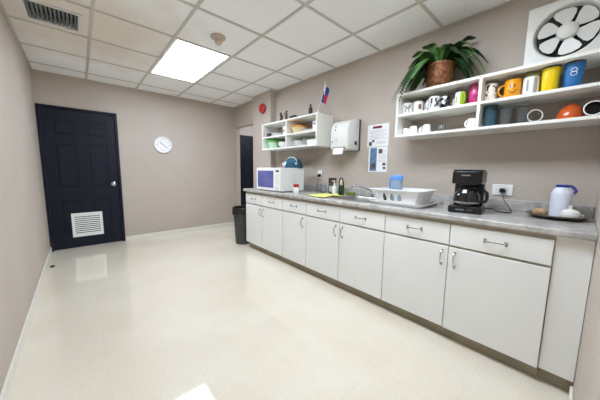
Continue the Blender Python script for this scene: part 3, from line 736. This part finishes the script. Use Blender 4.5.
figure((2.66, 3.09, QT), 'dark twisted figurine, left of the two on the shelf top', 1.0, M['dark'], 1)
figure((2.66, 2.98, QT), 'olive brown figurine, right of the two on the shelf top', 1.05, M['olive'], -1)
t = thing('trinket_dish', 'low dark dish right of the two figurines on the shelf top', 'dish', (2.67, 2.80, QT))
MB().lathe([(0, 0), (.05, 0), (.055, .008), (.08, .04), (.076, .041), (.05, .012), (0, .01)], 32).build('dish', M['dgrey'], t)
MB().lathe([(0, .012), (.03, .014), (.045, .03), (.04, .05), (.02, .062), (0, .065)], 24).build('contents', M['olive'], t)
t = thing('bottle', 'small dark bottle standing on the shelf top left of the flag', 'bottle', (2.66, 2.475, QT))
MB().lathe([(0, 0), (.024, 0), (.026, .005), (.026, .09), (.02, .105), (.011, .113), (.011, .123), (0, .123)], 24).build('body', M['dark'], t)
MB().lathe([(0, .1235), (.013, .1235), (.013, .145), (0, .147)], 20).build('cap', M['black'], t)
fl = thing('flag', 'small white blue and red flag on a leaning stick on the shelf top', 'flag', (2.62, 2.30, QT))
MB().lathe([(0, 0), (.035, 0), (.035, .006), (.012, .012), (.006, .03), (0, .03)], 24).build('stand', M['plastic'], fl)
top = Vector((0, -.11, .335))
MB().tube([(0, 0, .02), top * .5, top], .0032, 8).build('stick', M['plasticg'], fl)
MB().lathe([(0, 0), (.007, .003), (.005, .014), (0, .018)], 12, T(*top)).build('finial', M['cream'], fl)
def cloth(u0, u1, v0, v1, m, nm):
    # u along the stick downwards, v away from the stick (drooping)
    def fn_(u, v):
        uu = u0 + (u1 - u0) * u; vv = v0 + (v1 - v0) * v
        base = top * (1 - .52 * uu)
        o = Vector((.014 * math.sin(vv * 9 + uu * 2), -.085 * vv + .02 * vv * (1 - uu), -.11 * vv - .012 * math.sin(vv * 6)))
        return base + o + Vector((-.004, 0, 0))
    MB().grid(fn_, 8, 8, .0012).build(nm, m, fl)
cloth(0, .5, 0, .5, M['flagw'], 'white_quarter'); cloth(.5, 1, 0, .5, M['flagb'], 'blue_quarter')
cloth(0, .5, .5, 1, M['flagb'], 'blue_quarter'); cloth(.5, 1, .5, 1, M['flagr'], 'red_quarter')

# ================================================================== ON THE WORKTOP
mw = thing('microwave_oven', 'white microwave oven with purple window at the far end of the worktop', 'microwave', (2.262, 2.586, CZ + .0005))
D_, L_, Hh = .405, .56, .315
MB().box((.018, 0, .012), (D_, L_, Hh), .006).build('body', M['plastic'], mw)
MB().box((0, .0, .014), (.0175, .125, Hh - .002), .005).build('control_panel', M['plastic'], mw)
dr = MB().box((0, .127, .014), (.0175, L_, Hh - .002), .005).build('door', M['plastic'], mw)
MB().box((-.0015, .15, .05), (-.0002, L_ - .035, Hh - .04), .0006, 1).build('window', M['mwwin'], dr)
MB().box((-.0015, .03, Hh - .055), (-.0002, .095, Hh - .032), .0005, 1).build('display', M['blackm'], mw)
t = MB()
for i in range(5):
    for j in range(3): t.box((-.0012, .028 + j * .025, .11 + i * .026), (-.0002, .046 + j * .025, .126 + i * .026))
t.build('keypad', M['plasticg'], mw)
MB().box((-.004, .03, .03), (-.0002, .095, .07), .001, 1).build('open_button', M['plasticg'], mw)
for (a, b_) in ((.05, .05), (.35, .05), (.05, .5), (.35, .5)): MB().lathe([(0, 0), (.014, 0), (.014, .0115), (0, .0115)], 14, T(a, b_, 0)).build('foot', M['black'], mw)
MT = CZ + Hh + .001
lb = thing('lunch_bag', 'teal rounded bag with pale patches and pale handle on the microwave', 'bag', (2.588, 2.725, MT + .0005))
def dome(u, v):
    a = 2 * PI * u; s_ = math.sin(PI * v * .5)
    ex = lambda c_: math.copysign(abs(c_) ** .75, c_)
    rx, ry, hz = .09, .152, .125
    k_ = math.cos(PI * v * .5) ** .55
    return (rx * ex(math.cos(a)) * k_ * (1 + .03 * math.sin(5 * a)), ry * ex(math.sin(a)) * k_ * (1 + .03 * math.cos(4 * a)), .001 + hz * s_)
MB().grid(dome, 40, 14).build('body', M['teal'], lb)
MB().tube([(-.035, .115 * math.cos(a), .085 + .058 * math.sin(a)) for a in [i * PI / 14 for i in range(15)]], .008, 10).build('handle', M['pteal'], lb)
def patch(cx, cz, rr, nm='patch'):
    fr = []
    MB().lathe([(0, .006), (rr * .7, .004), (rr, -.004)], 18, T(*cx) @ Matrix.Rotation(cz, 4, 'Z') @ RY(-PI / 2 + .35)).build(nm, M['pteal'], lb)
patch((-.09, .075, .05), -.35, .042); patch((-.066, .112, .03), -.7, .024); patch((-.055, -.125, .06), .85, .016)
t = thing('small_jar', 'small pink and white jar on the microwave beside the teal bag', 'jar', (2.60, 2.945, MT + .0005))
MB().lathe([(0, 0), (.026, 0), (.028, .004), (.028, .045), (0, .046)], 24).build('body', M['pink'], t)
MB().lathe([(0, .0465), (.027, .0465), (.029, .05), (.029, .066), (.02, .072), (0, .073)], 24).build('lid', M['paper'], t)
t = thing('spice_jar', 'small white jar with red lid in front of the microwave', 'jar', (2.345, 2.375, CZ + .0005))
MB().lathe([(0, 0), (.036, 0), (.038, .004), (.038, .07), (.032, .08), (0, .081)], 28).build('body', M['plastic'], t)
MB().lathe([(0, .0815), (.034, .0815), (.035, .085), (.035, .115), (.032, .118), (0, .119)], 28).build('lid', M['red'], t)
# clear tumblers by the wall
for i, (x, y, lab) in enumerate(((2.72, 2.35, 'clear plastic cup beneath the black plug, left one'), (2.68, 2.24, 'clear plastic cup left of the maroon bottle, right one'))):
    t = thing('drinking_glass', lab, 'glass', (x, y, CZ + .0005), 0, 'clear cups by the soap')
    MB().lathe([(0, 0), (.036, 0), (.036, .005), (.041, .105), (.038, .105), (.033, .008), (0, .008)], 28).build('body', M['glass'], t)
t = thing('soap_box', 'maroon and grey rectangular bottle by the wall left of the sink', 'bottle', (2.70, 2.105, CZ + .0005), .25)
MB().box((-.025, -.043, 0), (.025, .043, .13), .006).build('body', M['dgrey'], t)
MB().box((-.0252, -.044, .131), (.0252, .044, .2), .006).build('cap', M['maroon'], t)
MB().box((-.0262, -.03, .03), (-.0254, .03, .1)).build('label_patch', M['pgrey'], t)
t = thing('pump_bottle', 'clear pump bottle in front of the maroon bottle', 'bottle', (2.62, 2.0, CZ + .0005))
MB().lathe([(0, 0), (.026, 0), (.028, .005), (.028, .085), (.02, .105), (.011, .112), (.011, .12), (0, .12)], 24).build('body', M['plasticg'], t)
MB().lathe([(0, .1205), (.013, .1205), (.013, .138), (.005, .14), (.005, .168), (0, .168)], 18).tube([(.0, 0, .165), (-.02, .004, .166), (-.035, .008, .16)], .0055, 8).build('pump', M['plastic'], t)
t = thing('dish_soap_bottle', 'dark green dish soap bottle right of the pump bottle', 'bottle', (2.68, 1.945, CZ + .0005))
MB().lathe([(0, 0), (.034, 0), (.038, .005), (.038, .1), (.036, .115), (0, .116)], 28, sx=.75).build('body', M['greenliq'], t)
MB().tube([(0, .03, .114), (0, .034, .16), (0, .018, .2), (0, -.006, .2), (0, -.022, .165), (0, -.03, .114)], [.009, .009, .009, .009, .009, .009], 10).build('handle', M['dgrey'], t)
MB().lathe([(0, .117), (.014, .117), (.02, .13), (.02, .165), (.01, .182), (0, .184)], 20).build('neck', M['cream'], t)
# yellow cloth
cl = MB()
def cf(u, v):
    x = 2.255 + (.34) * u + .02 * math.sin(v * 5); y = 2.12 - .27 * v - .02 * u * v + .015 * math.sin(u * 4)
    return (x, y, CZ + .0115 + .006 * math.sin(u * 9 + v * 3) * math.sin(v * 8) + .004 * math.sin(v * 15))
tag(cl.grid(cf, 30, 30, .003).build('dish_cloth', M['yellowc']), 'yellow green cloth spread on the worktop left of the sink', 'cloth')
# sponge
tag(MB().box((-.03, -.05, 0), (.03, .05, .03), .008).build('sponge', M['sponge'], loc=(2.79, 1.89, CZ + .0008), rot=(0, 0, .3)), 'green sponge on the worktop behind the sink', 'sponge')

# dish rack with tray
dt = thing('drip_tray', 'white drip tray under the dish rack', 'tray', (2.515, 1.115, CZ + .0005))
rings(MB(), [(.17, .215, .05, 0), (.185, .235, .06, .006), (.20, .25, .06, .03), (.197, .247, .06, .031), (.18, .23, .055, .01)]).build('tray', M['plastic'], dt)
rk = thing('dish_rack', 'white plastic dish rack with arched slots beside the sink', 'dish rack', (2.515, 1.125, CZ + .0125))
hb, lb_, ht, lt, hz = .135, .175, .17, .215, .115
def wall_pt(side, s_, z):             # side wall points; s_ -1..1 along, z 0..1
    a = hb + (ht - hb) * z; b_ = lb_ + (lt - lb_) * z
    return {'f': (-a, s_ * b_, z * hz + .004), 'b': (a, s_ * b_, z * hz + .004), 'l': (s_ * a, b_, z * hz + .004), 'r': (s_ * a, -b_, z * hz + .004)}[side]
bk_ = MB(); b = bmesh.new()
def facep(side, pts): b.faces.new([b.verts.new(wall_pt(side, *p)) for p in pts])
for side, n_ in (('f', 7), ('b', 7), ('l', 4), ('r', 4)):
    z0, z1 = .14, .74
    facep(side, [(-1, 0), (1, 0), (1, z0), (-1, z0)]); facep(side, [(-1, z1), (1, z1), (1, 1), (-1, 1)])
    edges = [-1]
    for c_ in ((-.26, .08, .44, .8) if side == 'f' else ()):
        hw = .085
        e0, e1 = c_ - hw, c_ + hw
        facep(side, [(edges[-1], z0), (e0, z0), (e0, z1), (edges[-1], z1)])
        # arch shoulders
        facep(side, [(e0, z1 - .26), (e0 + hw * .35, z1 - .07), (c_, z1), (e0, z1)]); facep(side, [(e1, z1), (c_, z1), (e1 - hw * .35, z1 - .07), (e1, z1 - .26)])
        edges.append(e1)
    facep(side, [(edges[-1], z0), (1, z0), (1, z1), (edges[-1], z1)])
bmesh.ops.remove_doubles(b, verts=b.verts[:], dist=1e-4); bmesh.ops.recalc_face_normals(b, faces=b.faces[:])
bmesh.ops.solidify(b, geom=b.faces[:], thickness=.0025); bk_._merge(b)
bk_.box((-hb, -lb_, .0), (hb, lb_, .004)); bk_.build('basket', M['plastic'], rk)
rim = rings(MB(), [(ht - .002, lt - .002, .03, hz + .002), (ht + .022, lt + .022, .045, hz - .001), (ht + .024, lt + .024, .045, hz + .004), (ht - .002, lt - .002, .03, hz + .009), (ht - .003, lt - .003, .03, hz + .002)], cap=False)
rim.build('rim', M['plastic'], rk)
pt_ = thing('pitcher', 'translucent pitcher with blue lid standing in the dish rack', 'pitcher', (2.56, 1.20, CZ + .018))
MB().lathe([(0, 0), (.042, 0), (.044, .004), (.05, .19), (.047, .19), (.041, .008), (0, .008)], 32).build('body', M['clearp'], pt_)
MB().lathe([(0, .191), (.051, .191), (.053, .196), (.052, .225), (.046, .234), (.02, .238), (0, .238)], 32).build('lid', M['bluel'], pt_)
MB().tube([(.0, .045, .215), (0, .066, .21), (0, .07, .16), (0, .062, .1), (0, .042, .08)], .007, 10).build('handle', M['bluel'], pt_)
MB().prism([(-.012, .05), (.012, .05), (0, .075)], .2, .232, 'z', mtx=RZ(2.6)).build('spout', M['bluel'], pt_)
t = mug(.036, .09, M['dgrey'], 'dark mug behind the arched slots of the dish rack', (2.43, 1.22, CZ + .018), None, group='dishes in the dish rack')

# coffee maker
cf_ = thing('coffee_maker', 'black drip coffee maker on the worktop', 'coffee maker', (2.50, .622, CZ + .0005), .12)
MB().box((-.125, -.1, 0), (.12, .1, .05), .012, 3).build('base', M['black'], cf_)
MB().box((.03, -.092, .0505), (.118, .092, .205), .012).build('column', M['black'], cf_)
MB().prism([(-.115, -.088), (.118, -.095), (.118, .095), (-.115, .088), (-.13, .06), (-.135, 0), (-.13, -.06)], .206, .296, 'z', bev=.008).build('water_tank', M['black'], cf_)
MB().box((-.11, -.085, .2965), (.115, .085, .307), .005).build('lid', M['blackm'], cf_)
MB().lathe([(0, .0), (.042, 0), (.05, .008), (.055, .017), (0, .019)], 28, T(-.045, 0, .188)).build('brew_basket', M['black'], cf_)
MB().box((-.1365, -.022, .262), (-.1345, .03, .271)).build('name_plate', M['steel'], cf_)
MB().lathe([(0, .0505), (.062, .0505), (.062, .053), (0, .0535)], 36, T(-.05, 0, 0)).build('hot_plate', M['dgrey'], cf_)
ca = MB().lathe([(0, .054), (.07, .054), (.078, .062), (.083, .09), (.079, .125), (.064, .15), (.056, .165), (0, .166)], 40, T(-.05, 0, 0)).build('carafe', M['coffee'], cf_)
MB().lathe([(.080, .070), (.0822, .071), (.0838, .081), (.081, .082)], 40, T(-.05, 0, 0)).build('band', M['steel'], ca)
MB().lathe([(0, .1665), (.05, .1665), (.052, .17), (.05, .182), (0, .1835)], 32, T(-.05, 0, 0)).build('carafe_lid', M['black'], ca)
MB().tube([(-.055, -.06, .165), (-.06, -.1, .163), (-.062, -.118, .145), (-.062, -.12, .11), (-.06, -.112, .085), (-.055, -.083, .078)], [.01, .011, .011, .011, .01, .009], 10).build('carafe_handle', M['black'], ca)
MB().box((-.1268, -.05, .018), (-.125, -.018, .034), .0006, 1).build('switch', M['dgrey'], cf_)
MB().box((-.1262, .0, .02), (-.125, .05, .028)).build('panel_print', M['grey'], cf_)
for a, b_ in ((-.1, .08), (-.1, -.08)): pass
CMI = (T(2.50, .622, CZ + .0005) @ RZ(.12)).inverted()
pts = ((2.822, .478, 1.055), (2.808, .47, 1.03), (2.79, .455, .99), (2.76, .418, .945), (2.71, .395, .921), (2.65, .393, .9155), (2.635, .42, .9155), (2.67, .47, .9155), (2.75, .51, .9155), (2.79, .535, .9155), (2.77, .56, .9155), (2.72, .575, .9155), (2.66, .59, .9155), (2.61, .60, .9155))
def cr(pts, n=6):
    P = [Vector(p) for p in pts]; o = []
    for i in range(len(P) - 1):
        a, b_, c_, d_ = P[max(i - 1, 0)], P[i], P[i + 1], P[min(i + 2, len(P) - 1)]
        for k_ in range(n):
            t_ = k_ / n
            o.append(.5 * ((2 * b_) + (c_ - a) * t_ + (2 * a - 5 * b_ + 4 * c_ - d_) * t_ ** 2 + (3 * b_ - a - 3 * c_ + d_) * t_ ** 3))
    return o + [P[-1]]
cd = MB().tube(cr(pts), .0036, 8, CMI).build('power_cord', M['black'], cf_)
MB().box((-.032, -.017, -.017), (0, .017, .017), .006, mtx=CMI @ T(W - .0105, .478, 1.062)).build('plug', M['black'], cd)

# tray at the near end
ty = thing('serving_tray', 'round dull metal tray at the near end of the worktop', 'tray', (2.665, .162, CZ + .0005))
MB().lathe([(0, 0), (.105, 0), (.118, .004), (.142, .022), (.148, .026), (.15, .024), (.145, .029), (.14, .026), (.116, .008), (0, .004)], 56).build('tray', M['pewter'], ty)
jr = thing('plastic_canister', 'white ribbed canister with navy cap and loop on the tray', 'canister', (2.70, .152, CZ + .0055))
pr = [(0, 0), (.047, 0), (.05, .004)]
for i in range(9): pr += [(.0495, .012 + i * .015), (.051, .016 + i * .015), (.051, .022 + i * .015)]
pr += [(.0515, .15), (.051, .158), (.044, .176), (.034, .188), (.031, .194), (0, .194)]
MB().lathe(pr, 40).build('body', M['ribbed'], jr)
MB().lathe([(0, .195), (.031, .195), (.032, .198), (.032, .208), (.028, .211), (0, .211)], 36).build('cap', M['navy'], jr)
MB().tube([(0, -.03, .206), (-.002, -.042, .2), (-.004, -.053, .186), (-.006, -.062, .17), (-.006, -.058, .155), (-.004, -.05, .168)], [.006, .007, .007, .007, .006, .005], 10).build('loop_handle', M['navy'], jr)
sb = thing('sugar_bowl', 'white lidded sugar bowl on the tray in front of the canister', 'sugar bowl', (2.60, .105, CZ + .0055))
MB().lathe([(0, 0), (.028, 0), (.03, .006), (.04, .015), (.044, .03), (.044, .042), (.041, .046), (0, .047)], 36).build('body', M['china'], sb)
MB().lathe([(0, .0475), (.043, .0475), (.044, .05), (.03, .06), (.012, .066), (.005, .07), (.008, .078), (.009, .084), (.006, .091), (0, .093)], 32).build('lid', M['china'], sb)
for sg in (-1, 1):
    MB().tube([(0, sg * .042, .038), (0, sg * .054, .036), (0, sg * .055, .026), (0, sg * .043, .02)], .003, 8).build('handle', M['china'], sb)
ck_ = MB()
for i in range(3): ck_.lathe([(0, 0), (.022, 0), (.026, .004), (.026, .014), (.022, .018), (0, .019)], 20, T(-.01 + i * .008, .018 - i * .018, .0) @ RX(.5 * (i - 1) * 0) @ T(0, 0, .0195 * 0))
ck_.sm = True
ck_ = MB()
def bag(u, v):
    a = 2 * PI * u; s_ = math.sin(PI * (v - .5)); c_ = math.cos(PI * (v - .5)) ** .6
    return ((.026 + .003 * math.sin(5 * a)) * math.cos(a) * c_, (.036 + .003 * math.cos(7 * a)) * math.sin(a) * c_, .022 + .022 * s_ + .002 * math.sin(9 * a) * c_ * .5)
tag(ck_.grid(bag, 36, 12).build('snack_packet', M['cookie'], loc=(2.70, .245, CZ + .0065)), 'crumpled brown packet at the left on the metal tray', 'packet')

# trash can
tc = thing('trash_can', 'charcoal trash can with black liner beside the far end of the worktop', 'trash can', (2.318, 3.665, 0))
MB().lathe([(0, 0), (.112, 0), (.118, .006), (.15, .56), (.156, .565), (.156, .585), (.147, .585), (.114, .012), (0, .012)], 40).build('body', M['bin'], tc)
def lin_(u, v):
    a = 2 * PI * u
    prof_ = [(.14, .5), (.146, .592), (.158, .597), (.163, .585), (.162, .53), (.166, .49)]
    x = v * (len(prof_) - 1); i = min(int(x), len(prof_) - 2); f__ = x - i
    r_ = prof_[i][0] * (1 - f__) + prof_[i + 1][0] * f__; z_ = prof_[i][1] * (1 - f__) + prof_[i + 1][1] * f__
    w_ = max(0, v - .4); r_ += .006 * w_ * math.sin(11 * a) + .004 * w_ * math.sin(17 * a + 1); z_ += .02 * w_ * math.sin(5 * a + .7)
    return (r_ * math.cos(a), r_ * math.sin(a), z_)
MB().grid(lin_, 64, 15).build('liner', M['liner'], tc)
# dark scrap on the floor
tag(MB().prism([(-.022, -.014), (.006, -.02), (.02, -.003), (.013, .016), (-.008, .018), (-.024, .004)], .0005, .02, 'z', bev=.005).build('floor_scrap', M['dark'], loc=(.058, 4.2, 0), smooth=False), 'small dark scrap on the floor by the left wall near the door', 'scrap')

# ================================================================== CAMERA + VIEW
yaw, pit, rol, fpx = 0.7290433684, 0.1200623817, 0.0131473103, 247.38680826
fw = Vector((math.sin(yaw) * math.cos(pit), math.cos(yaw) * math.cos(pit), -math.sin(pit)))
rt = Vector((math.cos(yaw), -math.sin(yaw), 0)); up = rt.cross(fw)
r2 = rt * math.cos(rol) + up * math.sin(rol); u2 = -rt * math.sin(rol) + up * math.cos(rol)
cam = bpy.data.objects.new('camera', bpy.data.cameras.new('camera')); COL.objects.link(cam)
mt = Matrix((r2, u2, -fw)).transposed().to_4x4(); mt.translation = Vector((0.3691640526, 0.0902857776, 1.1978020701))
cam.matrix_world = mt
cam.data.sensor_fit = 'HORIZONTAL'; cam.data.sensor_width = 36; cam.data.lens = fpx * 36 / 600
cam.data.clip_start = .01
S.camera = cam
wd = bpy.data.worlds.new('world'); S.world = wd; wd.use_nodes = True
wd.node_tree.nodes['Background'].inputs['Color'].default_value = (.6, .62, .65, 1); wd.node_tree.nodes['Background'].inputs['Strength'].default_value = .3
S.view_settings.view_transform = 'Standard'; S.view_settings.look = 'None'; S.view_settings.gamma = 1; S.view_settings.use_curve_mapping = False
S.view_settings.exposure = 0.4
try:
    S.cycles.max_bounces = 10; S.cycles.diffuse_bounces = 6
except Exception: pass
